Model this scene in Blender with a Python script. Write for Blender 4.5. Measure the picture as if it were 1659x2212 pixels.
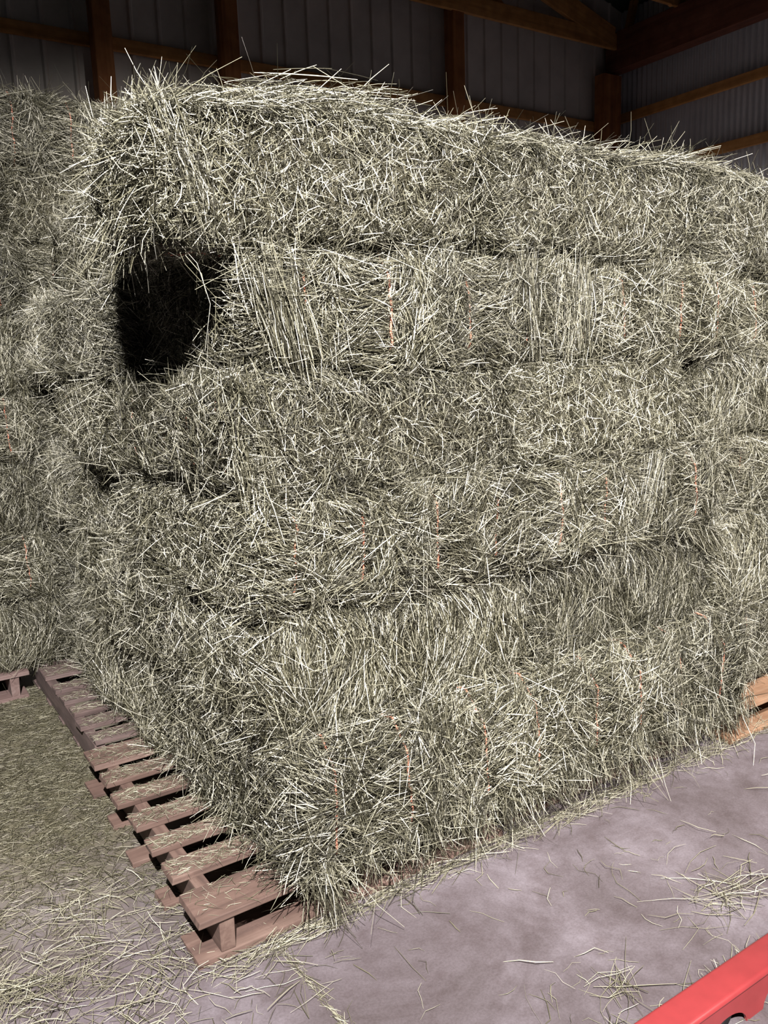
import bpy, math, random
import numpy as np
from mathutils import Vector, Matrix, Euler

for o in list(bpy.data.objects):
    bpy.data.objects.remove(o)
S = bpy.context.scene
COL = S.collection
PI = math.pi
R = math.radians

# ------------------------------------------------------------------ camera
cam_d = bpy.data.cameras.new('camera')
cam = bpy.data.objects.new('camera', cam_d)
COL.objects.link(cam)
YAW, PIT, ROL = R(33.1247), R(10.2845), R(-2.0521)
fw = Vector((math.sin(YAW) * math.cos(PIT), math.cos(YAW) * math.cos(PIT), -math.sin(PIT)))
rt = Vector((math.cos(YAW), -math.sin(YAW), 0))
up = rt.cross(fw)
r2 = math.cos(ROL) * rt + math.sin(ROL) * up
u2 = -math.sin(ROL) * rt + math.cos(ROL) * up
m = Matrix((r2, u2, -fw)).transposed().to_4x4()
m.translation = (0, 0, 1.6)
cam.matrix_world = m
cam_d.sensor_fit = 'HORIZONTAL'
cam_d.sensor_width = 36
cam_d.lens = 1805.3 / 1659 * 36
cam_d.clip_start = 0.02
S.camera = cam

# ------------------------------------------------------------------ light
w = bpy.data.worlds.new('world')
S.world = w
w.use_nodes = True
w.node_tree.nodes['Background'].inputs[0].default_value = (0.85, 0.9, 1.0, 1)
w.node_tree.nodes['Background'].inputs[1].default_value = 0.012


def spot(name, loc, target, power, size, blend, color, rad=0.03):
    d = bpy.data.lights.new(name, 'SPOT')
    d.energy = power
    d.spot_size = R(size)
    d.spot_blend = blend
    d.color = color
    d.shadow_soft_size = rad
    o = bpy.data.objects.new(name, d)
    COL.objects.link(o)
    o.location = loc
    o.rotation_euler = (Vector(target) - Vector(loc)).to_track_quat('-Z', 'Y').to_euler()
    return o


spot('barn_floodlight', (-0.9, -1.7, 4.7), (1.9, 2.0, 0.85), 6700, 74, 0.75, (1.0, 0.955, 0.93))
spot('side_fill_spot', (3.6, -2.2, 4.4), (3.2, 2.2, 1.7), 2700, 60, 0.75, (1.0, 0.93, 0.86))  # added fill, no lamp seen: brightens and warms the upper right of the stacks

S.view_settings.view_transform = 'Standard'
S.view_settings.look = 'None'
S.view_settings.gamma = 1
S.view_settings.use_curve_mapping = False
S.view_settings.exposure = 0.0


# ------------------------------------------------------------------ materials
def mat(name):
    mt = bpy.data.materials.new(name)
    mt.use_nodes = True
    nt = mt.node_tree
    return mt, nt, nt.nodes['Principled BSDF']


def ramp(nt, stops):
    r = nt.nodes.new('ShaderNodeValToRGB')
    e = r.color_ramp.elements
    while len(e) < len(stops):
        e.new(0.5)
    for el, (p, c) in zip(e, stops):
        el.position = p
        el.color = (*c, 1)
    return r


def noise(nt, scale, detail=4, rough=0.55, vec=None):
    n = nt.nodes.new('ShaderNodeTexNoise')
    n.inputs['Scale'].default_value = scale
    n.inputs['Detail'].default_value = detail
    n.inputs['Roughness'].default_value = rough
    if vec is not None:
        nt.links.new(vec, n.inputs['Vector'])
    return n


def hay_material(name, stops, rough=0.55, spec=0.3, obvar=0.25):
    mt, nt, b = mat(name)
    g = nt.nodes.new('ShaderNodeNewGeometry')
    r = ramp(nt, stops)
    nt.links.new(g.outputs['Random Per Island'], r.inputs[0])
    oi = nt.nodes.new('ShaderNodeObjectInfo')
    mr = nt.nodes.new('ShaderNodeMapRange')
    mr.inputs[3].default_value = 1 - obvar
    mr.inputs[4].default_value = 1 + obvar * 0.5
    nt.links.new(oi.outputs['Random'], mr.inputs[0])
    hs = nt.nodes.new('ShaderNodeHueSaturation')
    nt.links.new(r.outputs[0], hs.inputs['Color'])
    nt.links.new(mr.outputs[0], hs.inputs['Value'])
    nt.links.new(hs.outputs[0], b.inputs['Base Color'])
    b.inputs['Roughness'].default_value = rough
    b.inputs['Specular IOR Level'].default_value = spec
    return mt


HAY = hay_material('hay', [(0.0, (0.015, 0.0135, 0.007)), (0.36, (0.045, 0.042, 0.025)), (0.62, (0.140, 0.133, 0.088)),
                           (0.82, (0.345, 0.332, 0.250)), (1.0, (0.68, 0.66, 0.57))], rough=0.42, spec=0.5)
LITTER = hay_material('hay_litter', [(0.0, (0.05, 0.045, 0.028)), (0.35, (0.14, 0.13, 0.085)), (0.75, (0.30, 0.285, 0.205)),
                                     (1.0, (0.52, 0.50, 0.40))], rough=0.42, spec=0.5, obvar=0.0)
CHAFF = hay_material('hay_chaff', [(0.0, (0.03, 0.027, 0.015)), (0.45, (0.085, 0.078, 0.046)), (0.8, (0.17, 0.158, 0.105)),
                                   (1.0, (0.38, 0.36, 0.28))], rough=0.5, spec=0.4, obvar=0.0)
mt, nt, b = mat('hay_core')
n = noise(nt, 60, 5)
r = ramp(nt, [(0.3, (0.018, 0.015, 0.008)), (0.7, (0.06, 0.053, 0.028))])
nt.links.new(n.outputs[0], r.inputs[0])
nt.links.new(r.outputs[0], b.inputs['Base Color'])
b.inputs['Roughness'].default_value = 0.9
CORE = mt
mt, nt, b = mat('orange_twine')
n = noise(nt, 150, 3)
r = ramp(nt, [(0.3, (0.42, 0.12, 0.07)), (0.7, (0.60, 0.25, 0.17))])
nt.links.new(n.outputs[0], r.inputs[0])
nt.links.new(r.outputs[0], b.inputs['Base Color'])
b.inputs['Roughness'].default_value = 0.6
TWINE = mt


def wood(name, dark, mid, light, scale=9.0, axis=0, rough=0.75):
    mt, nt, b = mat(name)
    tc = nt.nodes.new('ShaderNodeTexCoord')
    mp = nt.nodes.new('ShaderNodeMapping')
    sc = [scale * 3] * 3
    sc[axis] = scale * 0.18
    mp.inputs['Scale'].default_value = sc
    oi = nt.nodes.new('ShaderNodeObjectInfo')
    ad = nt.nodes.new('ShaderNodeVectorMath')
    ad.operation = 'ADD'
    mu = nt.nodes.new('ShaderNodeMath')
    mu.operation = 'MULTIPLY'
    mu.inputs[1].default_value = 40
    nt.links.new(oi.outputs['Random'], mu.inputs[0])
    nt.links.new(tc.outputs['Object'], ad.inputs[0])
    nt.links.new(mu.outputs[0], ad.inputs[1])
    nt.links.new(ad.outputs[0], mp.inputs['Vector'])
    n = noise(nt, 1.0, 7, 0.6, mp.outputs[0])
    n.inputs['Distortion'].default_value = 0.6
    r = ramp(nt, [(0.28, dark), (0.5, mid), (0.72, light)])
    nt.links.new(n.outputs[0], r.inputs[0])
    # stains with a shape of their own
    n2 = noise(nt, 7, 4, 0.6, tc.outputs['Object'])
    r2_ = ramp(nt, [(0.35, (0.72, 0.70, 0.68)), (0.62, (1, 1, 1))])
    nt.links.new(n2.outputs[0], r2_.inputs[0])
    mx = nt.nodes.new('ShaderNodeMixRGB')
    mx.blend_type = 'MULTIPLY'
    mx.inputs[0].default_value = 1
    nt.links.new(r.outputs[0], mx.inputs[1])
    nt.links.new(r2_.outputs[0], mx.inputs[2])
    nt.links.new(mx.outputs[0], b.inputs['Base Color'])
    b.inputs['Roughness'].default_value = rough
    bp = nt.nodes.new('ShaderNodeBump')
    bp.inputs['Strength'].default_value = 0.25
    bp.inputs['Distance'].default_value = 0.004
    nt.links.new(n.outputs[0], bp.inputs['Height'])
    nt.links.new(bp.outputs[0], b.inputs['Normal'])
    return mt


PAL_NEW = {a: wood('pallet_wood_reddish_%d' % a, (0.054, 0.032, 0.026), (0.105, 0.064, 0.051), (0.155, 0.104, 0.084), axis=a) for a in (0, 1)}
PAL_DARK = {a: wood('pallet_wood_weathered_%d' % a, (0.050, 0.034, 0.031), (0.095, 0.065, 0.060), (0.150, 0.105, 0.095), axis=a) for a in (0, 1)}
PAL_PINK = {a: wood('pallet_wood_pink_%d' % a, (0.086, 0.052, 0.046), (0.133, 0.086, 0.078), (0.175, 0.126, 0.116), axis=a) for a in (0, 1)}
PAL_ORANGE = {a: wood('pallet_wood_fresh_%d' % a, (0.122, 0.061, 0.032), (0.194, 0.108, 0.061), (0.238, 0.151, 0.097), axis=a) for a in (0, 1)}
TIMBER = {a: wood('barn_timber_%d' % a, (0.330, 0.150, 0.045), (0.540, 0.262, 0.083), (0.675, 0.360, 0.135), scale=4, axis=a) for a in (0, 1, 2)}
POSTW = wood('barn_post_timber', (0.238, 0.087, 0.029), (0.396, 0.150, 0.048), (0.523, 0.222, 0.079), scale=4, axis=2)
DARKT = wood('barn_header_timber', (0.09, 0.028, 0.015), (0.15, 0.05, 0.028), (0.2, 0.075, 0.045), scale=4, axis=1)


def simple(name, color, rough, metallic=0.0, nscale=6.0, var=0.12, spec=0.5):
    mt, nt, b = mat(name)
    tc = nt.nodes.new('ShaderNodeTexCoord')
    n = noise(nt, nscale, 5, 0.6, tc.outputs['Object'])
    r = ramp(nt, [(0.3, tuple(c * (1 - var) for c in color)), (0.7, tuple(min(1, c * (1 + var)) for c in color))])
    nt.links.new(n.outputs[0], r.inputs[0])
    nt.links.new(r.outputs[0], b.inputs['Base Color'])
    b.inputs['Roughness'].default_value = rough
    b.inputs['Metallic'].default_value = metallic
    b.inputs['Specular IOR Level'].default_value = spec
    return mt


SIDING = simple('white_painted_siding', (0.62, 0.585, 0.56), 0.5, nscale=3)
SIDING2 = simple('grey_galvanised_siding', (0.55, 0.55, 0.60), 0.4, metallic=0.15, nscale=2)
ROOFM = simple('dark_green_roof_sheet', (0.03, 0.045, 0.035), 0.6)
REDP = simple('red_paint', (0.21, 0.026, 0.028), 0.38, nscale=14, var=0.10, spec=0.5)
RUBBER = simple('black_rubber', (0.018, 0.018, 0.02), 0.6)

mt, nt, b = mat('concrete')
tc = nt.nodes.new('ShaderNodeTexCoord')
n1 = noise(nt, 2.3, 9, 0.68, tc.outputs['Object'])
n1.inputs['Distortion'].default_value = 0.5
r1 = ramp(nt, [(0.27, (0.062, 0.050, 0.051)), (0.47, (0.098, 0.083, 0.090)), (0.70, (0.165, 0.147, 0.164))])
nt.links.new(n1.outputs[0], r1.inputs[0])
n2 = noise(nt, 8, 6, 0.7, tc.outputs['Object'])
r2b = ramp(nt, [(0.30, (0.72, 0.68, 0.66)), (0.55, (1, 1, 1))])
nt.links.new(n2.outputs[0], r2b.inputs[0])
mx = nt.nodes.new('ShaderNodeMixRGB')
mx.blend_type = 'MULTIPLY'
mx.inputs[0].default_value = 1.0
nt.links.new(r1.outputs[0], mx.inputs[1])
nt.links.new(r2b.outputs[0], mx.inputs[2])
n3 = noise(nt, 140, 3, 0.7, tc.outputs['Object'])
r3 = ramp(nt, [(0.32, (0.80, 0.78, 0.77)), (0.6, (1.06, 1.04, 1.05))])
nt.links.new(n3.outputs[0], r3.inputs[0])
mx2 = nt.nodes.new('ShaderNodeMixRGB')
mx2.blend_type = 'MULTIPLY'
mx2.inputs[0].default_value = 0.8
nt.links.new(mx.outputs[0], mx2.inputs[1])
nt.links.new(r3.outputs[0], mx2.inputs[2])
# trodden chaff dust on the left part of the slab
sx = nt.nodes.new('ShaderNodeSeparateXYZ')
nt.links.new(tc.outputs['Object'], sx.inputs[0])
ma = nt.nodes.new('ShaderNodeMapRange')
ma.inputs[1].default_value, ma.inputs[2].default_value = 2.05, 2.9
nt.links.new(sx.outputs[1], ma.inputs[0])
mb = nt.nodes.new('ShaderNodeMapRange')
mb.inputs[1].default_value, mb.inputs[2].default_value = 1.3, 0.8
nt.links.new(sx.outputs[0], mb.inputs[0])
mm_ = nt.nodes.new('ShaderNodeMath')
mm_.operation = 'MULTIPLY'
nt.links.new(ma.outputs[0], mm_.inputs[0])
nt.links.new(mb.outputs[0], mm_.inputs[1])
nd = noise(nt, 9, 5, 0.65, tc.outputs['Object'])
rd = ramp(nt, [(0.25, (0.2, 0.2, 0.2)), (0.6, (0.95, 0.95, 0.95))])
nt.links.new(nd.outputs[0], rd.inputs[0])
mc = nt.nodes.new('ShaderNodeMath')
mc.operation = 'MULTIPLY'
nt.links.new(mm_.outputs[0], mc.inputs[0])
nt.links.new(rd.outputs[0], mc.inputs[1])
mx3 = nt.nodes.new('ShaderNodeMixRGB')
mx3.inputs[2].default_value = (0.105, 0.095, 0.062, 1)
nt.links.new(mc.outputs[0], mx3.inputs[0])
nt.links.new(mx2.outputs[0], mx3.inputs[1])
nt.links.new(mx3.outputs[0], b.inputs['Base Color'])
b.inputs['Roughness'].default_value = 0.55
b.inputs['Specular IOR Level'].default_value = 0.35
bp = nt.nodes.new('ShaderNodeBump')
bp.inputs['Strength'].default_value = 0.12
bp.inputs['Distance'].default_value = 0.003
nt.links.new(n3.outputs[0], bp.inputs['Height'])
nt.links.new(bp.outputs[0], b.inputs['Normal'])
CONCRETE = mt


# ------------------------------------------------------------------ mesh helpers
def mesh_np(name, verts, quads, mats, mat_idx=None, smooth=True, tris=None):
    """verts (n,3), quads (m,4) -> mesh"""
    me = bpy.data.meshes.new(name)
    nv, nq = len(verts), len(quads)
    me.vertices.add(nv)
    me.vertices.foreach_set('co', np.ascontiguousarray(verts, dtype=np.float32).ravel())
    me.loops.add(nq * 4)
    me.loops.foreach_set('vertex_index', np.ascontiguousarray(quads, dtype=np.int32).ravel())
    me.polygons.add(nq)
    me.polygons.foreach_set('loop_start', np.arange(0, nq * 4, 4, dtype=np.int32))
    for mt_ in mats:
        me.materials.append(mt_)
    if mat_idx is not None:
        me.polygons.foreach_set('material_index', np.ascontiguousarray(mat_idx, dtype=np.int32))
    me.polygons.foreach_set('use_smooth', np.full(nq, smooth, dtype=bool))
    me.update(calc_edges=True)
    me.validate()
    return me


def link(name, me, parent=None, loc=(0, 0, 0), rot=(0, 0, 0)):
    o = bpy.data.objects.new(name, me)
    COL.objects.link(o)
    o.location = loc
    o.rotation_euler = rot
    if parent is not None:
        o.parent = parent
    return o


def tag(o, label=None, cat=None, group=None, kind=None):
    if label:
        o['label'] = label
    if cat:
        o['category'] = cat
    if group:
        o['group'] = group
    if kind:
        o['kind'] = kind
    return o


def box_mesh(name, size, material, bevel=0.004, jitter=0.0, seed=0, center=(0, 0, 0)):
    import bmesh
    bm = bmesh.new()
    bmesh.ops.create_cube(bm, size=1)
    rnd = random.Random(seed)
    for v in bm.verts:
        v.co = Vector((v.co.x * size[0] + center[0], v.co.y * size[1] + center[1], v.co.z * size[2] + center[2]))
        if jitter:
            v.co += Vector((rnd.uniform(-1, 1), rnd.uniform(-1, 1), rnd.uniform(-0.3, 0.3))) * jitter
    if bevel:
        bmesh.ops.bevel(bm, geom=list(bm.edges), offset=bevel, segments=2, affect='EDGES', profile=0.6)
    me = bpy.data.meshes.new(name)
    bm.to_mesh(me)
    bm.free()
    me.materials.append(material)
    return me


def unit(v):
    return v / np.maximum(np.linalg.norm(v, axis=-1, keepdims=True), 1e-9)


def strand_geo(rng, P, D, N, L, W, curl=0.25, kink=0.0, rings=3, flat=0.55):
    """stalks: 3-sided flattened tubes. P centre, D direction, N outward normal."""
    k = len(P)
    D = unit(D)
    Nn = unit(N - D * (N * D).sum(1, keepdims=True) + 1e-6)
    B = np.cross(D, Nn)
    t = np.linspace(-0.5, 0.5, rings)
    cx = rng.normal(0, curl, k) * 0.5
    cn = -np.abs(rng.normal(0, curl, k)) * 0.35
    kb = rng.normal(0, 1, (k, rings)) * kink
    ctr = np.empty((k, rings, 3))
    for i, ti in enumerate(t):
        q = (ti * ti - 0.08)
        ctr[:, i] = P + D * (L * ti)[:, None] + B * (L * (cx * q + kb[:, i] * 0.1))[:, None] + Nn * (L * cn * q)[:, None]
    ang = rng.uniform(0, 2 * PI, k)
    e1 = Nn * np.cos(ang)[:, None] + B * np.sin(ang)[:, None]
    e2 = -Nn * np.sin(ang)[:, None] + B * np.cos(ang)[:, None]
    V = np.empty((k, rings, 3, 3))
    for i in range(rings):
        tw = 1.0 if rings < 3 or 0 < i < rings - 1 else 0.62
        for j in range(3):
            a = 2 * PI * j / 3
            V[:, i, j] = ctr[:, i] + e1 * (W * 0.5 * tw * math.cos(a))[:, None] + e2 * (W * 0.5 * flat * tw * math.sin(a))[:, None]
    base = []
    for i in range(rings - 1):
        for j in range(3):
            j2 = (j + 1) % 3
            base.append((i * 3 + j, i * 3 + j2, (i + 1) * 3 + j2, (i + 1) * 3 + j))
    base = np.array(base)
    Q = (np.arange(k)[:, None, None] * (rings * 3) + base[None]).reshape(-1, 4)
    return V.reshape(-1, 3), Q


def join_geo(parts):
    vs, qs, off = [], [], 0
    for V, Q in parts:
        vs.append(V)
        qs.append(Q + off)
        off += len(V)
    return np.concatenate(vs), np.concatenate(qs)


# ------------------------------------------------------------------ hay bale
BL, BW, BH = 0.98, 0.50, 0.355        # length, width, height
SY = 0.115                             # the two twines run lengthwise at y = +-SY


class Warp:
    def __init__(self, rng):
        self.ph = rng.uniform(0, 6.28, (6, 3))
        self.fr = rng.uniform(4, 11, (6, 3))
        self.am = rng.uniform(0.003, 0.011, 6)
        self.sag = rng.normal(0, 0.012)
        self.skew = rng.normal(0, 0.018, 3)
        self.fl = rng.uniform(0, 6.28, 4)

    def bulge(self, P):
        s = np.zeros(len(P))
        for k in range(6):
            s += self.am[k] * np.sin(P[:, 0] * self.fr[k, 0] + self.ph[k, 0]) * np.sin(P[:, 1] * self.fr[k, 1] + self.ph[k, 1] + P[:, 2] * self.fr[k, 2])
        return s

    def post(self, P):
        Q = P.copy()
        Q[:, 2] += self.sag * (1 - (P[:, 0] / (BL / 2)) ** 2) + self.skew[0] * P[:, 1] * 0.5
        Q[:, 0] += self.skew[1] * P[:, 2] * 2
        Q[:, 1] += self.skew[2] * P[:, 2] * 1.5
        return Q


def bale_surface(wp, face, a, c, r=0.075):
    """point and normal on the rounded bale; face 0/1 = +-y sides, 2/3 = +-x ends, 4/5 = +-z"""
    n = len(face)
    hx, hy, hz = BL / 2, BW / 2, BH / 2
    P = np.zeros((n, 3))
    for f, (ax, sg, u, v) in enumerate(((1, 1, 0, 2), (1, -1, 0, 2), (0, 1, 1, 2), (0, -1, 1, 2), (2, 1, 0, 1), (2, -1, 0, 1))):
        mk = face == f
        h = (hx, hy, hz)
        P[mk, ax] = sg * h[ax]
        P[mk, u] = a[mk] * h[u]
        P[mk, v] = c[mk] * h[v]
    inner = np.clip(P, [-hx + r, -hy + r, -hz + r], [hx - r, hy - r, hz - r])
    N = unit(P - inner)
    P = inner + N * r
    d = wp.bulge(P)
    # flakes: slabs across the length
    lat = 1 - np.abs(N[:, 0])
    d += lat * 0.006 * np.sin(P[:, 0] * 2 * PI / 0.105 + wp.fl[0] + 0.9 * np.sin(P[:, 0] * 9 + wp.fl[1]))
    # pinch where the twine bites (ends, top, bottom)
    pin = np.exp(-((np.abs(P[:, 1]) - SY) / 0.035) ** 2)
    d -= pin * 0.026 * np.clip(np.abs(N[:, 0]) + 0.45 * np.abs(N[:, 2]), 0, 1)
    # ends bulge
    d += np.abs(N[:, 0]) * 0.02 * (1 - (P[:, 2] / hz) ** 2)
    return P + N * d[:, None], N


def make_bale_mesh(seed, count=27000):
    rng = np.random.default_rng(seed)
    wp = Warp(rng)
    # ---- core
    vs, qs, off = [], [], 0
    for f in range(6):
        nu, nv = (25, 10) if f < 2 else ((14, 10) if f < 4 else (25, 14))
        g = np.stack(np.meshgrid(np.linspace(-1, 1, nu), np.linspace(-1, 1, nv), indexing='ij'), -1).reshape(-1, 2)
        P, N = bale_surface(wp, np.full(len(g), f), g[:, 0], g[:, 1])
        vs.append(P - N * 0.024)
        i, j = np.meshgrid(np.arange(nu - 1), np.arange(nv - 1), indexing='ij')
        i, j = i.ravel(), j.ravel()
        q = np.stack([i * nv + j, (i + 1) * nv + j, (i + 1) * nv + j + 1, i * nv + j + 1], 1)
        if f in (0, 3, 4):
            pass
        qs.append(q + off)
        off += len(P)
    coreV, coreQ = np.concatenate(vs), np.concatenate(qs)
    # ---- strands
    areas = np.array([BL * BH * 1.0, BL * BH * 1.0, BW * BH * 1.15, BW * BH * 1.15, BL * BW * 0.55, BL * BW * 0.35])
    face = rng.choice(6, count, p=areas / areas.sum())
    a, c = rng.uniform(-1, 1, count), rng.uniform(-1, 1, count)
    P, N = bale_surface(wp, face, a, c)
    X, Y, Z = np.eye(3)
    th = np.zeros(count)          # in-plane angle from 'u' axis
    L = np.zeros(count)
    tilt = np.zeros(count)
    U = np.zeros((count, 3))
    rn = rng.normal
    for f in range(6):
        mk = face == f
        k = mk.sum()
        if f == 0:      # cut side: short stubs in every direction
            U[mk] = X
            th[mk] = rn(PI / 2, 0.95, k)
            L[mk] = rng.gamma(4, 0.008, k) + 0.012
            tilt[mk] = rn(0, 0.42, k)
        elif f == 1:    # folded side: stalks hang upright
            U[mk] = X
            th[mk] = rn(PI / 2, 0.30, k)
            L[mk] = rng.gamma(4, 0.018, k) + 0.03
            tilt[mk] = rn(0, 0.15, k)
        elif f < 4:     # ends: stalks lie across, gathered at each twine
            U[mk] = Y
            p = P[mk]
            dy = p[:, 1] - np.sign(p[:, 1]) * SY
            fan = np.arctan2(p[:, 2] * 0.9, np.where(dy >= 0, 1, -1) * (np.abs(dy) + 0.10)) * np.exp(-(dy / 0.09) ** 2)
            fan = np.where(np.abs(fan) > PI / 2, fan - np.sign(fan) * PI, fan)
            th[mk] = fan + rn(0, 0.36, k)
            L[mk] = rng.gamma(4, 0.018, k) + 0.03
            tilt[mk] = rn(0, 0.22, k)
        else:
            U[mk] = Y
            th[mk] = rn(0, 0.6, k)
            L[mk] = rng.gamma(4, 0.02, k) + 0.03
            tilt[mk] = rn(0, 0.2, k)
    # patches where the lay of the hay turns
    th += 0.55 * np.sin(P[:, 0] * 14 + wp.ph[0, 0]) * np.sin(P[:, 1] * 13 + P[:, 2] * 17 + wp.ph[1, 1])
    longm = rng.random(count) < 0.05
    L[longm] *= 2.0
    th[longm] = rng.uniform(0, PI, longm.sum())
    T1 = unit(U - N * (U * N).sum(1, keepdims=True))
    T2 = np.cross(N, T1)
    flip = np.where(T2[:, 2:3] < 0, -1, 1) * np.where(np.abs(N[:, 2:3]) > 0.9, 1, 1)
    T2 = T2 * flip
    D = T1 * np.cos(th)[:, None] + T2 * np.sin(th)[:, None]
    D = unit(D * np.cos(tilt)[:, None] + N * np.sin(tilt)[:, None])
    W = rng.uniform(0.0016, 0.0044, count) * np.where(longm, 0.85, 1)
    depth = rng.uniform(-0.022, 0.012, count)
    g1 = strand_geo(rng, P + N * depth[:, None], D, N, L, W, curl=0.2)
    # ---- stray stalks that stand out, mostly along the edges
    k = count // 26
    edge = np.sort(np.abs(np.stack([P[:, 0] / (BL / 2), P[:, 1] / (BW / 2), P[:, 2] / (BH / 2)], 1)), axis=1)[:, 1]
    pr = 0.15 + np.clip((edge - 0.75) * 4, 0, 1)
    pick = rng.choice(count, k, p=pr / pr.sum(), replace=False)
    Ls = np.minimum(rng.gamma(4, 0.019, k) + 0.03, 0.15)
    el = rng.uniform(0.12, 0.95, k)
    rv = rng.normal(0, 1, (k, 3))
    rv = unit(rv - N[pick] * (rv * N[pick]).sum(1, keepdims=True))
    Ds = unit(N[pick] * np.sin(el)[:, None] + rv * np.cos(el)[:, None])
    g2 = strand_geo(rng, P[pick] + Ds * (Ls * 0.38)[:, None], Ds, N[pick] + 0.01, Ls, rng.uniform(0.0016, 0.0032, k), curl=0.35, kink=0.3, rings=4)
    V, Q = join_geo([(coreV, coreQ), g1, g2])
    V = wp.post(V)
    mi = np.zeros(len(Q), int)
    mi[:len(coreQ)] = 1
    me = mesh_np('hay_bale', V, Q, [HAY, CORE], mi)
    # ---- twine loops
    tw = []
    for sg in (1, -1):
        pts = []
        hx, hz, r = BL / 2, BH / 2, 0.075
        for (x0, z0, x1, z1, kk) in ((-hx + r, hz, hx - r, hz, 30), (hx, hz - r, hx, -hz + r, 16), (hx - r, -hz, -hx + r, -hz, 30), (-hx, -hz + r, -hx, hz - r, 16)):
            for q in range(kk + 1):
                t = q / kk
                pts.append((x0 + (x1 - x0) * t, sg * SY, z0 + (z1 - z0) * t))
        pts = np.array(pts)
        inner = np.clip(pts, [-hx + r, -BW / 2 + r, -hz + r], [hx - r, BW / 2 - r, hz - r])
        N2 = unit(pts - inner)
        P2 = inner + N2 * r
        fc = np.where(N2[:, 0] > 0.8, 2, np.where(N2[:, 0] < -0.8, 3, np.where(N2[:, 2] > 0, 4, 5)))
        d = wp.bulge(P2) + (1 - np.abs(N2[:, 0])) * 0.006 * np.sin(P2[:, 0] * 2 * PI / 0.105 + wp.fl[0] + 0.9 * np.sin(P2[:, 0] * 9 + wp.fl[1]))
        d -= 0.026 * np.clip(np.abs(N2[:, 0]) + 0.45 * np.abs(N2[:, 2]), 0, 1)
        d += np.abs(N2[:, 0]) * 0.02 * (1 - (P2[:, 2] / hz) ** 2)
        wob = np.cumsum(rng.normal(0, 0.0022, len(P2)))
        wob -= np.linspace(wob[0], wob[-1], len(wob))
        P2 = P2 + N2 * (d + 0.0115)[:, None]
        P2[:, 1] += wob
        P2 = wp.post(P2)
        tw.append(tube_mesh('twine', P2, 0.003, TWINE, closed=True))
    return me, tw


def tube_mesh(name, pts, rad, material, closed=False, sides=6):
    pts = np.asarray(pts, float)
    n = len(pts)
    if closed:
        T = unit(np.roll(pts, -1, 0) - np.roll(pts, 1, 0))
    else:
        T = unit(np.gradient(pts, axis=0))
    ref = np.array([0.13, 0.97, 0.2])
    A = unit(np.cross(T, ref))
    Bv = np.cross(T, A)
    V = np.concatenate([(pts[:, None] + rad * (A[:, None] * math.cos(2 * PI * j / sides) + Bv[:, None] * math.sin(2 * PI * j / sides))) for j in range(sides)], 1)
    V = V.reshape(-1, 3)
    Q = []
    for i in range(n if closed else n - 1):
        i2 = (i + 1) % n
        for j in range(sides):
            j2 = (j + 1) % sides
            Q.append((i * sides + j, i * sides + j2, i2 * sides + j2, i2 * sides + j))
    return mesh_np(name, V, np.array(Q), [material])


# ------------------------------------------------------------------ setting
def structure(name, me, label, **kw):
    return tag(link(name, me, **kw), label, None, None, 'structure')


fl = box_mesh('floor', (20, 18, 0.2), CONCRETE, 0, center=(1.0, -1.8, -0.1))
structure('floor', fl, 'pinkish grey concrete barn floor')


def ribbed(name, length, height, material, prof, pitch, axis, z0):
    """sheet standing in the xz (axis 0) or yz (axis 1) plane with vertical ribs"""
    us, ds = [], []
    u = 0.0
    while u < length:
        for du, dd in prof:
            us.append(u + du * pitch)
            ds.append(dd)
        u += pitch
    us, ds = np.array(us), np.array(ds)
    V = np.zeros((len(us), 2, 3))
    other = 1 - axis
    V[:, :, axis] = us[:, None]
    V[:, :, other] = ds[:, None]
    V[:, 0, 2] = z0
    V[:, 1, 2] = z0 + height
    V = V.reshape(-1, 3)
    i = np.arange(len(us) - 1)
    Q = np.stack([i * 2, i * 2 + 2, i * 2 + 3, i * 2 + 1], 1)
    return mesh_np(name, V, Q, [material], smooth=False)


wb = ribbed('wall_back', 13.8, 7.6, SIDING, [(0, 0), (0.80, 0), (0.86, -0.018), (0.94, -0.018)], 0.2286, 0, 0.0)
structure('wall_back', wb, 'white ribbed metal siding of the back barn wall', loc=(-5.6, 7.06, 0))
prof = [(k / 8, 0.009 * math.cos(2 * PI * k / 8)) for k in range(8)]
wr = ribbed('wall_right', 14.0, 6.0, SIDING2, prof, 0.068, 1, 0.0)
structure('wall_right', wr, 'grey corrugated metal siding of the right barn wall', loc=(8.06, -6.9, 0))
import bmesh
bm = bmesh.new()
x0, z0_, x1, z1_ = 8.4, 5.28, -5.6, 5.28 + 14.0 * 0.29
vv = [bm.verts.new(p) for p in ((x0, 7.2, z0_), (x0, -7, z0_), (x1, -7, z1_), (x1, 7.2, z1_))]
bm.faces.new(vv)
ext = bmesh.ops.extrude_face_region(bm, geom=list(bm.faces))
for v in [e for e in ext['geom'] if isinstance(e, bmesh.types.BMVert)]:
    v.co.z += 0.06
me = bpy.data.meshes.new('ceiling')
bm.to_mesh(me)
bm.free()
me.materials.append(ROOFM)
structure('ceiling', me, 'dark sloping roof sheet above the barn trusses')


def beam(name, p0, p1, wid, hgt, material, seed=0):
    """a squared timber from p0 to p1 (axis centres), wid horizontal, hgt vertical-ish"""
    p0, p1 = Vector(p0), Vector(p1)
    d = p1 - p0
    L = d.length
    me = box_mesh(name, (L, wid, hgt), material, 0.006, 0.002, seed)
    x = d.normalized()
    zz = Vector((0, 0, 1)) if abs(x.z) < 0.9 else Vector((0, -1, 0))
    y = zz.cross(x).normalized()
    zz = x.cross(y)
    mm = Matrix((x, y, zz)).transposed().to_4x4()
    mm.translation = (p0 + p1) / 2
    return me, mm


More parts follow.
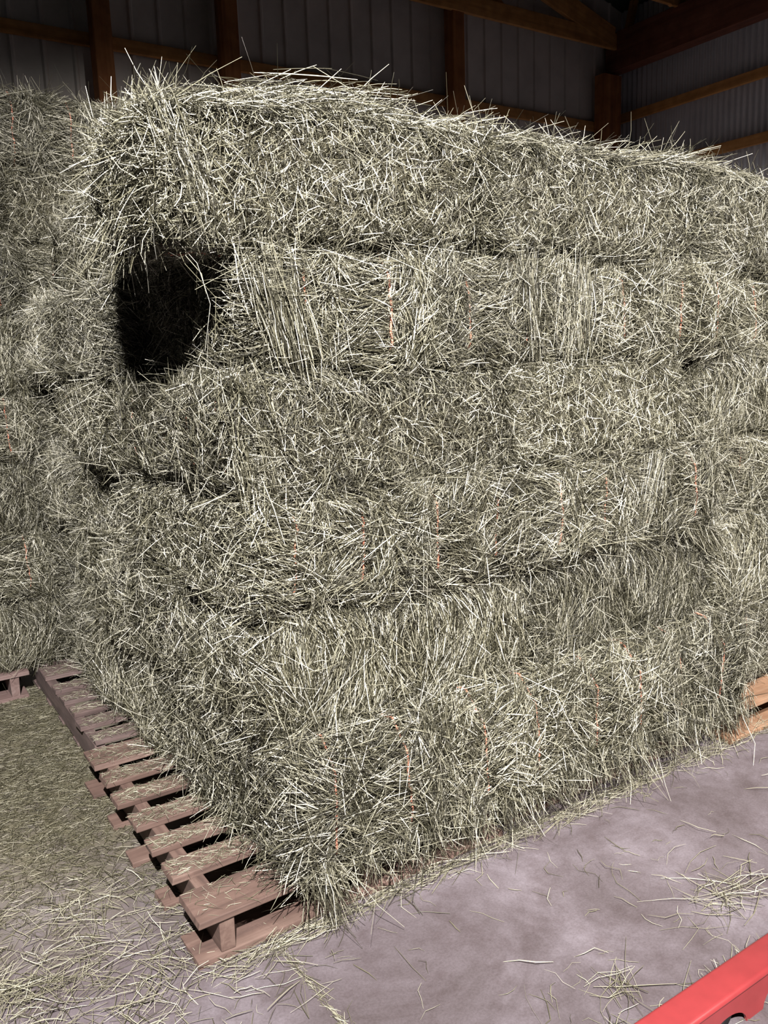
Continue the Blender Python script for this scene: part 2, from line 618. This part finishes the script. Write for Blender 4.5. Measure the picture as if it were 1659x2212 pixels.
def timber(name, p0, p1, wid, hgt, material, label=None, cat=None, group=None, parent=None):
    me, mm = beam(name, p0, p1, wid, hgt, material, hash((name, p0)) % 1000)
    o = bpy.data.objects.new(name, me)
    COL.objects.link(o)
    o.matrix_world = mm
    if parent is not None:
        o.parent = parent
    if label:
        tag(o, label, cat, group)
    return o


# timbers run along their local x; the wood grain follows it
T0 = TIMBER[0]
POSTW0 = wood('barn_post_timber_long', (0.238, 0.087, 0.029), (0.396, 0.150, 0.048), (0.523, 0.222, 0.079), scale=4, axis=0)
DARK0 = wood('barn_header_timber_long', (0.10, 0.03, 0.016), (0.16, 0.052, 0.03), (0.21, 0.08, 0.046), scale=4, axis=0)
for xc, lb in ((2.09, 'square brown timber wall post nearest the left edge of the photo'),
               (3.14, 'square brown timber wall post behind the high peak of the hay, second from left'),
               (5.53, 'square brown timber wall post behind the middle of the hay stack, third from the left'),
               (7.70, 'square brown corner post under the end of the dark header beam')):
    corner = xc > 7
    timber('wall_post', (xc, 6.92, 0), (xc, 6.92, 4.62 if corner else 5.6), 0.28 if corner else 0.14, 0.14, POSTW0, lb, 'wall post', 'timber posts along the back wall')
timber('wall_girt', (-4, 7.015, 4.1), (7.62, 7.015, 4.1), 0.04, 0.095, T0,
       'thin horizontal timber girt on the back wall just above the hay', 'wall girt', 'horizontal girts on the walls')
timber('wall_girt', (7.97, 6.98, 4.215), (7.97, -4, 4.215), 0.04, 0.10, T0,
       'higher horizontal timber girt on the corrugated right wall', 'wall girt', 'horizontal girts on the walls')
timber('wall_girt', (7.97, 6.98, 3.615), (7.97, -4, 3.615), 0.04, 0.10, T0,
       'lower horizontal timber girt on the corrugated right wall', 'wall girt', 'horizontal girts on the walls')
timber('header_beam', (7.82, 7.0, 4.86), (7.82, -4, 4.86), 0.16, 0.40, DARK0,
       'heavy dark reddish header beam high along the right wall', 'beam')
timber('roof_brace', (7.87, 6.80, 5.05), (7.97, 6.80, 5.40), 0.05, 0.09, T0,
       'short upright timber brace standing on top of the dark header beam', 'brace')


def truss(y, lb, zb, zt):
    e = bpy.data.objects.new('roof_truss', None)
    COL.objects.link(e)
    e.location = (4.0, y, zb)
    tag(e, lb, 'roof truss', 'timber roof trusses')
    inv = Matrix.Translation((-4.0, -y, -zb))

    def part(n, p0, p1, wid, hgt):
        me, mm = beam(n, p0, p1, wid, hgt, T0, int(p0[0] * 10))
        o = bpy.data.objects.new(n, me)
        COL.objects.link(o)
        o.parent = e
        o.matrix_local = inv @ mm
    part('bottom_chord', (-4, y, zb + 0.09), (7.9, y, zb + 0.09), 0.045, 0.17)
    part('top_chord', (7.7, y, zt), (0.5, y, zt + 7.2 * 0.29), 0.045, 0.22)
    for xa, xb in ((6.2, 5.4), (3.9, 4.9), (3.7, 2.4)):
        part('web', (xa, y + 0.045, zb + 0.1), (xb, y + 0.045, zt + (7.7 - xb) * 0.29 - 0.1), 0.04, 0.09)


truss(6.86, 'timber roof truss flat against the back gable wall', 4.87, 4.99)
truss(6.06, 'timber roof truss landing on the dark header beam in front of the gable', 5.04, 5.14)


# ------------------------------------------------------------------ pallets
def pallet(name, x0, y0, mats, label, xlen=1.08, ydep=1.235, boards=None, bottom=None, flush=0.0, seed=0, along='x', hgt=0.14):
    """top boards run along world x, stringers along y"""
    e = bpy.data.objects.new(name, None)
    COL.objects.link(e)
    e.location = (x0 + xlen / 2, y0 + ydep / 2, 0)
    tag(e, label, 'pallet', 'wooden pallets under the hay')
    rnd = random.Random(seed)
    cxp, cyp = xlen / 2, ydep / 2
    th = 0.02
    for i, (ya, yb) in enumerate(boards):
        j = rnd.uniform(-0.008, 0.008)
        me = box_mesh('deck_board', (xlen, yb - ya, th), mats[0], 0.003, 0.003, seed * 31 + i)
        link('deck_board', me, e, (j, (ya + yb) / 2 - cyp, hgt - th / 2), (0, 0, rnd.uniform(-0.006, 0.006)))
    sh = hgt - 2 * th
    for i, fx in enumerate((0.075 - flush, 0.5 * xlen, xlen - 0.075 + flush)):
        me = box_mesh('stringer', (0.042, ydep - 0.01, sh), mats[1], 0.003, 0.002, seed * 17 + i)
        link('stringer', me, e, (fx - cxp, 0, th + sh / 2))
    for i, (ya, yb) in enumerate(bottom):
        me = box_mesh('bottom_board', (xlen, yb - ya, th), mats[0], 0.003, 0.003, seed * 57 + i)
        link('bottom_board', me, e, (rnd.uniform(-0.02, -0.004) if flush == 0 else 0, (ya + yb) / 2 - cyp, th / 2))
    return e


B1 = [(0, 0.152), (0.23, 0.328), (0.402, 0.486), (0.570, 0.668), (0.747, 0.846), (0.920, 1.022), (1.085, 1.238)]
BB = [(0.0, 0.14), (0.30, 0.39), (0.57, 0.66), (0.84, 0.93), (1.10, 1.235)]
pallet('wooden_pallet', 0.652, 1.968, PAL_NEW, 'reddish brown wooden pallet sticking out under the near corner of the hay stack', boards=B1, bottom=BB, seed=1)
B2 = [(0, 0.10), (0.17, 0.27), (0.335, 0.43), (0.50, 0.60), (0.665, 0.76), (0.87, 1.04), (1.09, 1.17)]
pallet('wooden_pallet', 0.71, 3.275, PAL_DARK, 'dark weathered pallet with a solid side, behind the reddish pallet', boards=B2, bottom=BB, flush=0.05, seed=2, ydep=1.18)
pallet('wooden_pallet', 1.775, 2.01, PAL_NEW, 'pallet hidden under overhanging hay along the right side of the near stack', boards=B1, bottom=BB, seed=3)
pallet('wooden_pallet', -0.405, 4.31, PAL_PINK, 'pinkish pallet at the left edge of the photo, beyond the littered floor', boards=B1, bottom=BB, seed=4, xlen=1.075)
pallet('wooden_pallet', 2.91, 1.915, PAL_ORANGE, 'fresh orange wood pallet at the right edge of the photo', boards=B1, bottom=BB, seed=5)

# ------------------------------------------------------------------ bales
PROTO = [make_bale_mesh(100 + i) for i in range(9)]
ZL = [0.142, 0.535, 0.905, 1.235, 1.57, 1.90, 2.255]
RB = random.Random(5)
USED = set()


def bale(cx, cy, z0, z1, yaw, label, group, variant, length=BL, width=BW, flipz=False, face=1, tilt=(0, 0)):
    """yaw: 0 = lengthwise along x, 90 = lengthwise along y. face=1 turns the folded (-y) side to the front, 0 the cut side"""
    me, tw = PROTO[variant % len(PROTO)]
    o = bpy.data.objects.new('hay_bale', me)
    COL.objects.link(o)
    for t in tw:
        c = bpy.data.objects.new('twine', t)
        COL.objects.link(c)
        c.parent = o
        c['label'] = 'orange baling twine'
    h = z1 - z0
    o.location = (cx, cy, (z0 + z1) / 2)
    rz = R(yaw) + (0 if face == 1 else PI)
    o.rotation_euler = (R(tilt[0]), R(tilt[1]), rz + R(RB.uniform(-1.8, 1.8)))
    o.scale = (length / BL, width / BW, h / BH)
    tag(o, label, 'hay bale', group)
    return o


G1 = 'bales of the near stack, front side'
G2 = 'bales along the left side of the near stack'
G3 = 'bales of the stack at the right edge'
G4 = 'bales of the far left stack'
course = ['bottom course', 'second course up', 'third course up', 'fourth course up', 'fifth course up', 'top course']
nth = ['at corner', 'second from corner', 'third from corner', 'fourth from corner']
# --- near stack, front side (courses bottom to top)
v = 0
for ci, xs, yc in ((0, [(0.90, 1.44), (1.44, 1.96), (1.96, 2.47), (2.47, 2.96)], 2.395),
                   (2, [(0.88, 1.36), (1.36, 1.86), (1.86, 2.35), (2.35, 2.86)], 2.47),
                   (4, [(0.94, 1.53), (1.53, 2.0), (2.0, 2.46), (2.46, 2.94)], 2.49)):
    for k, (xa, xb) in enumerate(xs):
        bale((xa + xb) / 2, yc + RB.uniform(-0.015, 0.015), ZL[ci], ZL[ci + 1] + 0.008, 90,
             'hay bale end with upright twine, %s of near stack, %s' % (course[ci], nth[k]), G1, v, width=xb - xa, face=RB.choice((0, 1)) if k else 1)
        v += 1
for ci, xs, fc in ((1, [(0.905, 1.89), (1.89, 2.87)], 1), (3, [(0.87, 1.78), (1.78, 2.635)], 0)):
    for k, (xa, xb) in enumerate(xs):
        bale((xa + xb) / 2, 2.24, ZL[ci], ZL[ci + 1] + 0.008, 0,
             'long hay bale lying sideways, %s of near stack, %s' % (course[ci], nth[k]), G1, v, length=xb - xa, face=fc, width=0.43 if ci == 1 else BW)
        v += 1
for k, (xa, xb, dz, tl) in enumerate(((0.70, 1.735, 0.0, 0.5), (1.735, 2.74, 0.0, 0.5))):
    bale((xa + xb) / 2, 2.245 + 0.02 * k, ZL[5], ZL[6] + dz, 0,
         'long bright hay bale on top of near stack, ' + ('jutting out over the dark hollow' if k == 0 else 'right of the jutting corner bale'),
         G1, v, length=xb - xa, face=0, tilt=(0, tl))
    v += 1
# --- left side of the near stack, going back
for ci, xa in ((0, 0.885), (2, 0.875), (4, 0.83)):
    for k, (ya, yb) in enumerate(((2.98, 3.78), (3.79, 4.26))):
        bale(xa + 0.25, (ya + yb) / 2, ZL[ci], ZL[ci + 1] + 0.008, 90,
             'shaded hay bale on left side of near stack, %s, %s' % (course[ci], 'second from corner' if k == 0 else 'farthest back'),
             G2, v, length=yb - ya, face=RB.choice((0, 1)))
        v += 1
for ci, xa in ((1, 0.86), (3, 0.855), (5, 0.90)):
    ys = ((2.60, 3.06), (3.07, 3.54), (3.55, 4.0)) if ci == 1 else ((2.51, 3.0), (3.01, 3.5), (3.51, 4.0))
    for k, (ya, yb) in enumerate(ys):
        x_a = xa + (0.02, -0.02, 0.03)[k]
        bale(x_a + 0.49, (ya + yb) / 2, ZL[ci], ZL[ci + 1] + 0.008, 0,
             'hay bale end facing left, %s, %s along side of near stack' % (course[ci], ('second back', 'third back', 'fourth back')[k]),
             G2, v, width=yb - ya, face=RB.choice((0, 1)))
        v += 1
# --- stack at the right edge
for ci in (0, 2, 4):
    for k, (xa, xb) in enumerate(((3.0 + 0.07 * (ci == 0), 3.5), (3.51, 4.0))):
        bale((xa + xb) / 2, 2.55, ZL[ci], ZL[ci + 1] + 0.008, 90,
             'hay bale end in the right edge stack, %s, %s' % (course[ci], 'against the near stack' if k == 0 else 'farther right'), G3, v, width=xb - xa)
        v += 1
for ci, xa, xb in ((1, 2.89, 3.90), (3, 2.745, 3.72), (5, 2.745, 3.76)):
    bale((xa + xb) / 2, 2.30 if ci < 5 else 2.27, ZL[ci], ZL[ci + 1] + 0.008, 0,
         'long hay bale lying sideways in the right edge stack, %s' % course[ci], G3, v, length=xb - xa, face=1 if ci < 5 else 0)
    v += 1
# --- far left stack (eight courses)
ZB = [0.142 + 0.341 * k for k in range(9)]
cB = ['bottom course', 'second course', 'third course', 'fourth course', 'fifth course', 'sixth course', 'seventh course', 'top course']
for ci in range(8):
    if ci % 2 == 1:
        xs = [(0.02, 0.51), (0.51, 1.01), (1.01, 1.51), (1.51, 2.0)] if ci == 7 else [(-0.13, 0.36), (0.36, 0.84), (0.86, 1.34)]
        for k, (xa, xb) in enumerate(xs):
            bale((xa + xb) / 2, 4.82, ZB[ci], ZB[ci + 1] + 0.01, 90,
                 'dim hay bale end in the far left stack, %s, %s' % (cB[ci], ('leftmost', 'second from the left', 'third from the left', 'fourth from the left')[k]), G4, v, width=xb - xa)
            v += 1
    else:
        xs = [(-0.15, 0.83), (0.84, 1.8)] if ci != 6 else [(-0.2, 0.78), (0.79, 1.77)]
        for k, (xa, xb) in enumerate(xs):
            bale((xa + xb) / 2, 4.58, ZB[ci], ZB[ci + 1] + 0.01, 0,
                 'dim long hay bale in the far left stack, %s, %s' % (cB[ci], ('at the left', 'toward the near stack')[k]), G4, v, length=xb - xa, face=1 if k == 0 else 0)
            v += 1

# ------------------------------------------------------------------ loose wisps that hang from or stick out of single bales
BALES = {}
for o in COL.objects:
    if o.name.startswith('hay_bale'):
        BALES[o['label']] = o
wr_ = np.random.default_rng(31)


def find(*words):
    for lb, o in BALES.items():
        if all(w_ in lb for w_ in words):
            return o
    raise KeyError(words)


def wisp(o, n, a, b, d, spread, L, sig, n_out=(0, -1, 0), W=(0.0016, 0.0036), curl=0.22, kink=0.18, anchor=0.35):
    """n stalks rooted on the segment a-b (world), pointing along d with angular spread; parented to bale o"""
    t = wr_.random(n)[:, None]
    P = np.array(a)[None] * (1 - t) + np.array(b)[None] * t + wr_.normal(0, 1, (n, 3)) * np.array(sig)[None]
    D = unit(np.array(d, float)[None] + wr_.normal(0, 1, (n, 3)) * np.array(spread)[None])
    Ls = np.clip(wr_.gamma(6, L / 6, n), 0.02, 0.30)
    V, Q = strand_geo(wr_, P + D * (Ls * anchor)[:, None], D, np.tile(np.array(n_out, float), (n, 1)), Ls, wr_.uniform(W[0], W[1], n), curl=curl, kink=kink, rings=4)
    V[:, 2] = np.maximum(V[:, 2], 0.003)
    c = link('hay_wisp', mesh_np('hay_wisp', V, Q, [HAY]))
    mw = Matrix.LocRotScale(o.location, o.rotation_euler, o.scale)
    c.parent = o
    c.matrix_parent_inverse = mw.inverted()
    return c


def front_bales(ci, kind):
    return [o for lb, o in BALES.items() if kind in lb and course[ci] in lb and 'near stack' in lb and o['group'] == G1]


# ragged fringe hanging from the bottom course over the pallets
for o in front_bales(0, 'end with upright'):
    x = o.location.x
    for q in range(9):
        xx = x - 0.25 + 0.5 * (q + wr_.uniform(0.1, 0.9)) / 9
        wisp(o, int(wr_.integers(14, 60)), (xx - 0.035, 1.905, 0.23), (xx + 0.035, 1.895, 0.17), (wr_.normal(0, 0.25), -0.28, -1), (0.3, 0.2, 0.2), wr_.uniform(0.07, 0.13), (0.012, 0.012, 0.02))
    wisp(o, 230, (x - 0.26, 1.895, 0.19), (x + 0.26, 1.895, 0.15), (0.6, -0.1, -0.5), (0.9, 0.2, 0.5), 0.08, (0.01, 0.014, 0.022))
    wisp(o, 16, (x - 0.25, 1.91, 0.20), (x + 0.25, 1.91, 0.16), (0.1, -0.65, -0.9), (0.35, 0.25, 0.2), 0.19, (0.01, 0.01, 0.02), curl=0.5, kink=0.8)
o = find('bottom course of near stack, at corner', 'end with')
wisp(o, 230, (0.975, 1.93, 0.26), (1.02, 1.91, 0.20), (0.08, -0.35, -1), (0.26, 0.16, 0.12), 0.15, (0.018, 0.012, 0.02))
wisp(o, 160, (0.90, 2.0, 0.20), (0.88, 2.9, 0.20), (-0.7, -0.3, -0.6), (0.3, 0.5, 0.3), 0.07, (0.012, 0.02, 0.03), n_out=(-1, 0, 0))
wisp(o, 170, (1.475, 1.915, 0.50), (1.49, 1.905, 0.20), (0.08, -0.05, -1), (0.16, 0.08, 0.1), 0.16, (0.028, 0.008, 0.02), anchor=0.1)
o = find('bottom course of near stack, third from', 'end with')
wisp(o, 150, (2.06, 1.92, 0.50), (2.05, 1.915, 0.22), (0.05, -0.08, -1), (0.2, 0.08, 0.1), 0.16, (0.03, 0.008, 0.02), anchor=0.1)
wisp(o, 110, (2.22, 1.92, 0.42), (2.25, 1.90, 0.20), (0.25, -0.2, -1), (0.2, 0.08, 0.1), 0.17, (0.02, 0.008, 0.02), anchor=0.1)
o = find('bottom course of near stack, fourth', 'end with')
wisp(o, 110, (2.58, 1.93, 0.50), (2.60, 1.92, 0.22), (0.1, -0.1, -1), (0.2, 0.08, 0.1), 0.16, (0.03, 0.008, 0.02), anchor=0.1)
# hay squeezed out along the seams between courses
for ci in range(1, 6):
    for o in [b_ for b_ in BALES.values() if b_['group'] in (G1, G3) and course[ci] in b_['label']]:
        x = o.location.x
        hl = 0.24 if abs(math.sin(o.rotation_euler.z)) > 0.5 else 0.48
        for q in range(int(hl * 12)):
            xx = x + wr_.uniform(-hl, hl)
            wisp(o, int(wr_.integers(12, 45)), (xx - 0.07, 2.0, ZL[ci] + 0.018), (xx + 0.07, 1.99, ZL[ci] + 0.005), (wr_.choice((-1, 1)), -0.15, wr_.normal(-0.1, 0.3)), (0.3, 0.14, 0.28), 0.10, (0.02, 0.012, 0.014), anchor=0.0)
# folded edges: upright bundles of long stalks
o = find('fifth course up of near stack, at corner', 'end with')
wisp(o, 330, (0.985, 1.995, 1.86), (1.035, 1.985, 1.64), (0.22, -0.04, -1), (0.10, 0.06, 0.08), 0.17, (0.035, 0.012, 0.02), anchor=0.0)
o = find('fourth course up of near stack, at corner', 'sideways')
wisp(o, 330, (0.905, 2.01, 1.50), (0.93, 1.995, 1.22), (0.1, -0.04, -1), (0.14, 0.1, 0.08), 0.16, (0.03, 0.015, 0.02), anchor=0.0)
wisp(o, 110, (0.89, 2.02, 1.54), (0.90, 2.1, 1.52), (-0.3, -0.3, -1), (0.45, 0.3, 0.3), 0.14, (0.03, 0.02, 0.02), n_out=(-1, -0.5, 0))
o = find('fifth course up of near stack, third', 'end with')
wisp(o, 300, (2.07, 1.995, 1.84), (2.10, 1.985, 1.66), (-0.12, -0.05, -1), (0.16, 0.06, 0.08), 0.16, (0.05, 0.01, 0.02), anchor=0.0)
o = find('fifth course up of near stack, second', 'end with')
wisp(o, 180, (1.86, 1.995, 1.84), (1.88, 1.985, 1.66), (0.05, -0.05, -1), (0.14, 0.06, 0.08), 0.15, (0.02, 0.01, 0.02), anchor=0.0)
o = find('third course up of near stack, fourth', 'end with')
wisp(o, 260, (2.50, 1.995, 1.20), (2.42, 1.985, 1.06), (-0.35, -0.05, -1), (0.18, 0.06, 0.12), 0.17, (0.04, 0.01, 0.02), anchor=0.0)
wisp(o, 220, (2.62, 1.995, 0.98), (2.85, 1.985, 0.86), (0.5, -0.1, -0.8), (0.2, 0.06, 0.15), 0.15, (0.03, 0.01, 0.02), anchor=0.0)
# top course: stalks along the crest, leaning right, and the frayed corner
for key, xa, xb in (('jutting out over', 0.74, 1.72), ('right of the jutting', 1.75, 2.72)):
    o = find(key)
    wisp(o, 420, (xa, 2.04, 2.225), (xb, 2.03, 2.255), (0.9, -0.3, 0.12), (0.4, 0.3, 0.2), 0.11, (0.02, 0.03, 0.014), n_out=(0, -0.3, 1), anchor=0.2)
    wisp(o, 26, (xa, 2.05, 2.23), (xb, 2.05, 2.25), (0.8, 0.0, 0.7), (0.45, 0.3, 0.25), 0.10, (0.02, 0.03, 0.012), n_out=(0, -0.3, 1), anchor=0.35)
o = find('jutting out over')
wisp(o, 600, (0.97, 2.09, 2.265), (1.38, 2.09, 2.295), (0.9, -0.15, 0.1), (0.5, 0.35, 0.2), 0.12, (0.04, 0.05, 0.022), n_out=(0, -0.3, 1), anchor=0.0)
wisp(o, 260, (0.69, 2.06, 2.17), (0.68, 2.40, 2.12), (-0.9, -0.5, -0.35), (0.5, 0.5, 0.5), 0.09, (0.015, 0.03, 0.03), n_out=(-1, 0, 0.2), anchor=0.3)
wisp(o, 260, (0.70, 2.04, 2.0), (0.69, 2.40, 1.95), (-0.45, -0.35, -1), (0.25, 0.3, 0.25), 0.09, (0.015, 0.03, 0.04), n_out=(-1, 0, 0), anchor=0.2)
wisp(o, 90, (0.72, 2.03, 1.93), (0.90, 2.02, 1.91), (0.1, -0.2, -1), (0.45, 0.3, 0.3), 0.045, (0.02, 0.02, 0.012), anchor=0.2)
wisp(o, 3, (0.71, 2.03, 1.92), (0.80, 2.05, 1.92), (0.25, 0.0, -1), (0.2, 0.1, 0.05), 0.26, (0.02, 0.01, 0.01), curl=1.0, kink=0.6, anchor=0.45)
wisp(o, 200, (0.73, 2.0, 2.2), (0.80, 1.99, 1.98), (0.25, -0.05, -1), (0.2, 0.08, 0.1), 0.11, (0.02, 0.01, 0.02), anchor=0.0)

# ------------------------------------------------------------------ red steel rail at the lower right
e = bpy.data.objects.new('steel_rail', None)
COL.objects.link(e)
e.location = (1.7, 1.06, 0)
tag(e, 'red painted steel rail with arched cutouts lying on the floor at the lower right', 'steel rail')
bm = bmesh.new()
X0, X1, H, YF, YB, TH = -0.95, 0.75, 0.10, -0.04, 0.045, 0.006


def side_outline():
    pts = [(X1, H - 0.012), (X0, H - 0.012), (X0, 0.0)]
    for (cx0, rr, hh) in ((-0.68, 0.12, 0.062), (-0.33, 0.11, 0.055), (-0.120, 0.078, 0.050), (0.205, 0.18, 0.082), (0.55, 0.12, 0.07)):
        for q in range(17):
            a = PI - PI * q / 16
            pts.append((cx0 + rr * math.cos(a), hh * math.sin(a)))
    pts.append((X1, 0.0))
    return pts


def plate(pts, y0, y1):
    f0 = [bm.verts.new((x, y0, z)) for x, z in pts]
    f1 = [bm.verts.new((x, y1, z)) for x, z in pts]
    bm.faces.new(f0)
    bm.faces.new(list(reversed(f1)))
    for i in range(len(pts)):
        j = (i + 1) % len(pts)
        bm.faces.new((f0[j], f0[i], f1[i], f1[j]))


for yy in (YF, YB - TH):
    plate(side_outline(), yy, yy + TH)
# top with rolled edges
prof = []
for q in range(7):
    a = PI - PI / 2 * q / 6
    prof.append((YF + 0.012 + 0.012 * math.cos(a), H - 0.012 + 0.012 * math.sin(a)))
for q in range(7):
    a = PI / 2 - PI / 2 * q / 6
    prof.append((YB - 0.012 + 0.012 * math.cos(a), H - 0.012 + 0.012 * math.sin(a)))
prof += [(YB - TH, H - 0.012), (YB - TH - 0.006, H - TH), (YF + TH + 0.006, H - TH), (YF + TH, H - 0.012)]
r0 = [bm.verts.new((X0, y, z)) for y, z in prof]
r1 = [bm.verts.new((X1, y, z)) for y, z in prof]
bm.faces.new(r0)
bm.faces.new(list(reversed(r1)))
for i in range(len(prof)):
    j = (i + 1) % len(prof)
    fc = bm.faces.new((r0[j], r0[i], r1[i], r1[j]))
    fc.smooth = i < 13
bmesh.ops.recalc_face_normals(bm, faces=list(bm.faces))
me = bpy.data.meshes.new('rail_channel')
bm.to_mesh(me)
bm.free()
me.materials.append(REDP)
link('rail_channel', me, e)
bm = bmesh.new()
bmesh.ops.create_cone(bm, cap_ends=True, segments=40, radius1=0.046, radius2=0.046, depth=0.06, matrix=Matrix.Translation((0, 0, 0)) @ Matrix.Rotation(PI / 2, 4, 'X'))
bmesh.ops.bevel(bm, geom=[ed for ed in bm.edges if ed.calc_face_angle(0) > 1.0], offset=0.008, segments=3, affect='EDGES')
for f_ in bm.faces:
    f_.smooth = True
me = bpy.data.meshes.new('roller')
bm.to_mesh(me)
bm.free()
me.materials.append(RUBBER)
ro = link('roller', me, e, (-0.125, -0.0, 0.046))
ro['label'] = 'black rubber roller'
ro2 = link('roller', me, e, (0.22, -0.0, 0.046))
ro2['label'] = 'black rubber roller'

# ------------------------------------------------------------------ loose hay on the floor
rng = np.random.default_rng(77)


def litter(name, label, XY, L, W, z, curl=0.25, kink=0.3, lift=0.08, dirs=None, mat_=None):
    k = len(XY)
    th = rng.uniform(0, 2 * PI, k) if dirs is None else dirs
    P = np.column_stack([XY, z])
    el = np.abs(rng.normal(0, lift, k)) * np.where(rng.random(k) < 0.5, 1, 0.3)
    D = np.column_stack([np.cos(th) * np.cos(el), np.sin(th) * np.cos(el), np.sin(el)])
    P[:, 2] += np.sin(el) * L * 0.5
    N = np.tile(np.array([0, 0, 1.0]), (k, 1)) + rng.normal(0, 0.05, (k, 3))
    V, Q = strand_geo(rng, P, D, N, L, W, curl=curl, kink=kink, rings=4, flat=0.6)
    V[:, 2] = np.maximum(V[:, 2], z.min() - 0.001)
    o = link(name, mesh_np(name, V, Q, [mat_ or LITTER]))
    return tag(o, label, 'loose hay', None, 'stuff')


def scatter(n, x0, x1, y0, y1, dens):
    out = np.zeros((0, 2))
    while len(out) < n:
        c = np.column_stack([rng.uniform(x0, x1, n * 2), rng.uniform(y0, y1, n * 2)])
        keep = rng.random(len(c)) < dens(c[:, 0], c[:, 1])
        out = np.concatenate([out, c[keep]])
    return out[:n]


def blot(x, y, s=3.1):
    return 0.5 + 0.5 * np.sin(x * s * 2.3 + 1.7 * np.sin(y * s)) * np.sin(y * s * 1.9 + 1.3 * np.sin(x * s * 1.4))


# dense chaff carpet left of the pallets
xy = scatter(34000, -0.6, 0.74, 1.75, 4.45, lambda x, y: np.clip((y - 2.25) / 1.1, 0.0, 1) * (0.45 + 0.55 * blot(x, y)) * np.clip(1.1 - 0.3 * (y < 2.9) * np.abs(x - 0.45), 0.2, 1))
litter('loose_hay', 'carpet of chopped hay chaff on the floor left of the pallets', xy, rng.gamma(4, 0.0085, len(xy)) + 0.008,
       rng.uniform(0.001, 0.0028, len(xy)), rng.uniform(0.0015, 0.009, len(xy)), mat_=CHAFF)
# straggling hay in front of and around the near pallet
xy = scatter(1200, 0.15, 1.15, 1.55, 2.6, lambda x, y: np.exp(-((y - 2.15) / 0.33) ** 2) * np.exp(-np.clip(x - 0.72, 0, 9) / 0.12) * (0.3 + 0.7 * blot(x, y, 5)))
litter('loose_hay', 'straggling hay stalks strewn around the near end of the reddish pallet', xy, rng.gamma(4, 0.017, len(xy)) + 0.015,
       rng.uniform(0.0012, 0.0030, len(xy)), rng.uniform(0.002, 0.014, len(xy)), lift=0.16)
# thin line of hay along the foot of the stack
xy = np.column_stack([rng.uniform(0.68, 3.2, 900), 1.93 + rng.normal(0, 0.022, 900)])
litter('loose_hay', 'thin line of hay stalks along the foot of the near stack', xy, rng.gamma(4, 0.02, 900) + 0.02, rng.uniform(0.0012, 0.003, 900),
       rng.uniform(0.002, 0.012, 900), dirs=rng.normal(0, 0.5, 900), lift=0.12)
# sparse stalks over the open floor
xy = scatter(330, 0.3, 3.2, 0.9, 2.0, lambda x, y: 0.25 + 0.75 * blot(x, y, 4))
litter('loose_hay', 'sparse single hay stalks scattered on the open concrete', xy, rng.gamma(3, 0.022, len(xy)) + 0.012,
       rng.uniform(0.0012, 0.0034, len(xy)), rng.uniform(0.002, 0.005, len(xy)), curl=0.9, kink=0.8, lift=0.1)


def clump(cx, cy, n, sx, sy, lb, ln=0.028, ang=0.0):
    xy_ = np.column_stack([cx + rng.normal(0, sx, n), cy + rng.normal(0, sy, n)])
    litter('loose_hay', lb, xy_, rng.gamma(4, ln, n) + 0.02, rng.uniform(0.0014, 0.0034, n), rng.uniform(0.002, 0.012, n),
           dirs=ang + rng.normal(0, 0.8, n), lift=0.12, kink=0.5)


CLUMPS = [(2.07, 1.34, 75, 0.10, 0.05, 'flat clump of hay stalks on the open floor near the right edge of the photo', 0.03, -0.5),
          (1.50, 1.27, 26, 0.05, 0.03, 'small wisp of hay stalks on the concrete below the stack', 0.026, 0.3),
          (1.39, 1.12, 85, 0.075, 0.03, 'tangle of hay stalks against the left end of the red rail', 0.026, -0.2),
          (1.80, 1.14, 34, 0.09, 0.012, 'hay stalks gathered along the back of the red rail', 0.016, 0.4),
          (0.17, 2.2, 60, 0.05, 0.03, 'clump of hay at the lower left edge of the photo', 0.025, 0.2)]
for c_ in CLUMPS:
    clump(*c_)
# chaff lying on the pallet boards
xs_, ys_ = [], []
for (ya, yb) in B1:
    k = 260 if ya > 0.2 else 90
    xs_.append(rng.uniform(0.66, 0.92, k))
    ys_.append(1.968 + rng.uniform(ya + 0.004, yb - 0.004, k))
xy = np.column_stack([np.concatenate(xs_), np.concatenate(ys_)])
litter('loose_hay', 'fine chaff lying on the boards of the reddish pallet', xy, rng.gamma(3, 0.008, len(xy)) + 0.006, rng.uniform(0.0009, 0.0022, len(xy)),
       rng.uniform(0.1412, 0.144, len(xy)), lift=0.02, kink=0.1)
xs_, ys_ = [], []
for (ya, yb) in B2:
    xs_.append(rng.uniform(0.72, 0.92, 130))
    ys_.append(3.275 + rng.uniform(ya + 0.004, yb - 0.004, 130))
xy = np.column_stack([np.concatenate(xs_), np.concatenate(ys_)])
litter('loose_hay', 'fine chaff lying on the boards of the dark weathered pallet', xy, rng.gamma(3, 0.008, len(xy)) + 0.006, rng.uniform(0.0009, 0.0022, len(xy)),
       rng.uniform(0.1412, 0.144, len(xy)), lift=0.02, kink=0.1)

# straight joint in the slab with debris caught in it
jm = box_mesh('trim_1', (0.006, 4.4, 0.0012), simple('joint_filler', (0.06, 0.048, 0.045), 0.9), 0, center=(0, 0, 0.0006))
structure('trim_1', jm, 'straight joint in the concrete slab', loc=(0.858, -0.27, 0))
k = 240
xy = np.column_stack([0.858 + rng.normal(0, 0.006, k), rng.uniform(1.3, 1.93, k)])
litter('loose_hay', 'line of chaff caught in the joint of the concrete slab', xy, rng.gamma(3, 0.008, k) + 0.008, rng.uniform(0.001, 0.0022, k),
       rng.uniform(0.002, 0.004, k), dirs=PI / 2 + rng.normal(0, 0.5, k), lift=0.03)
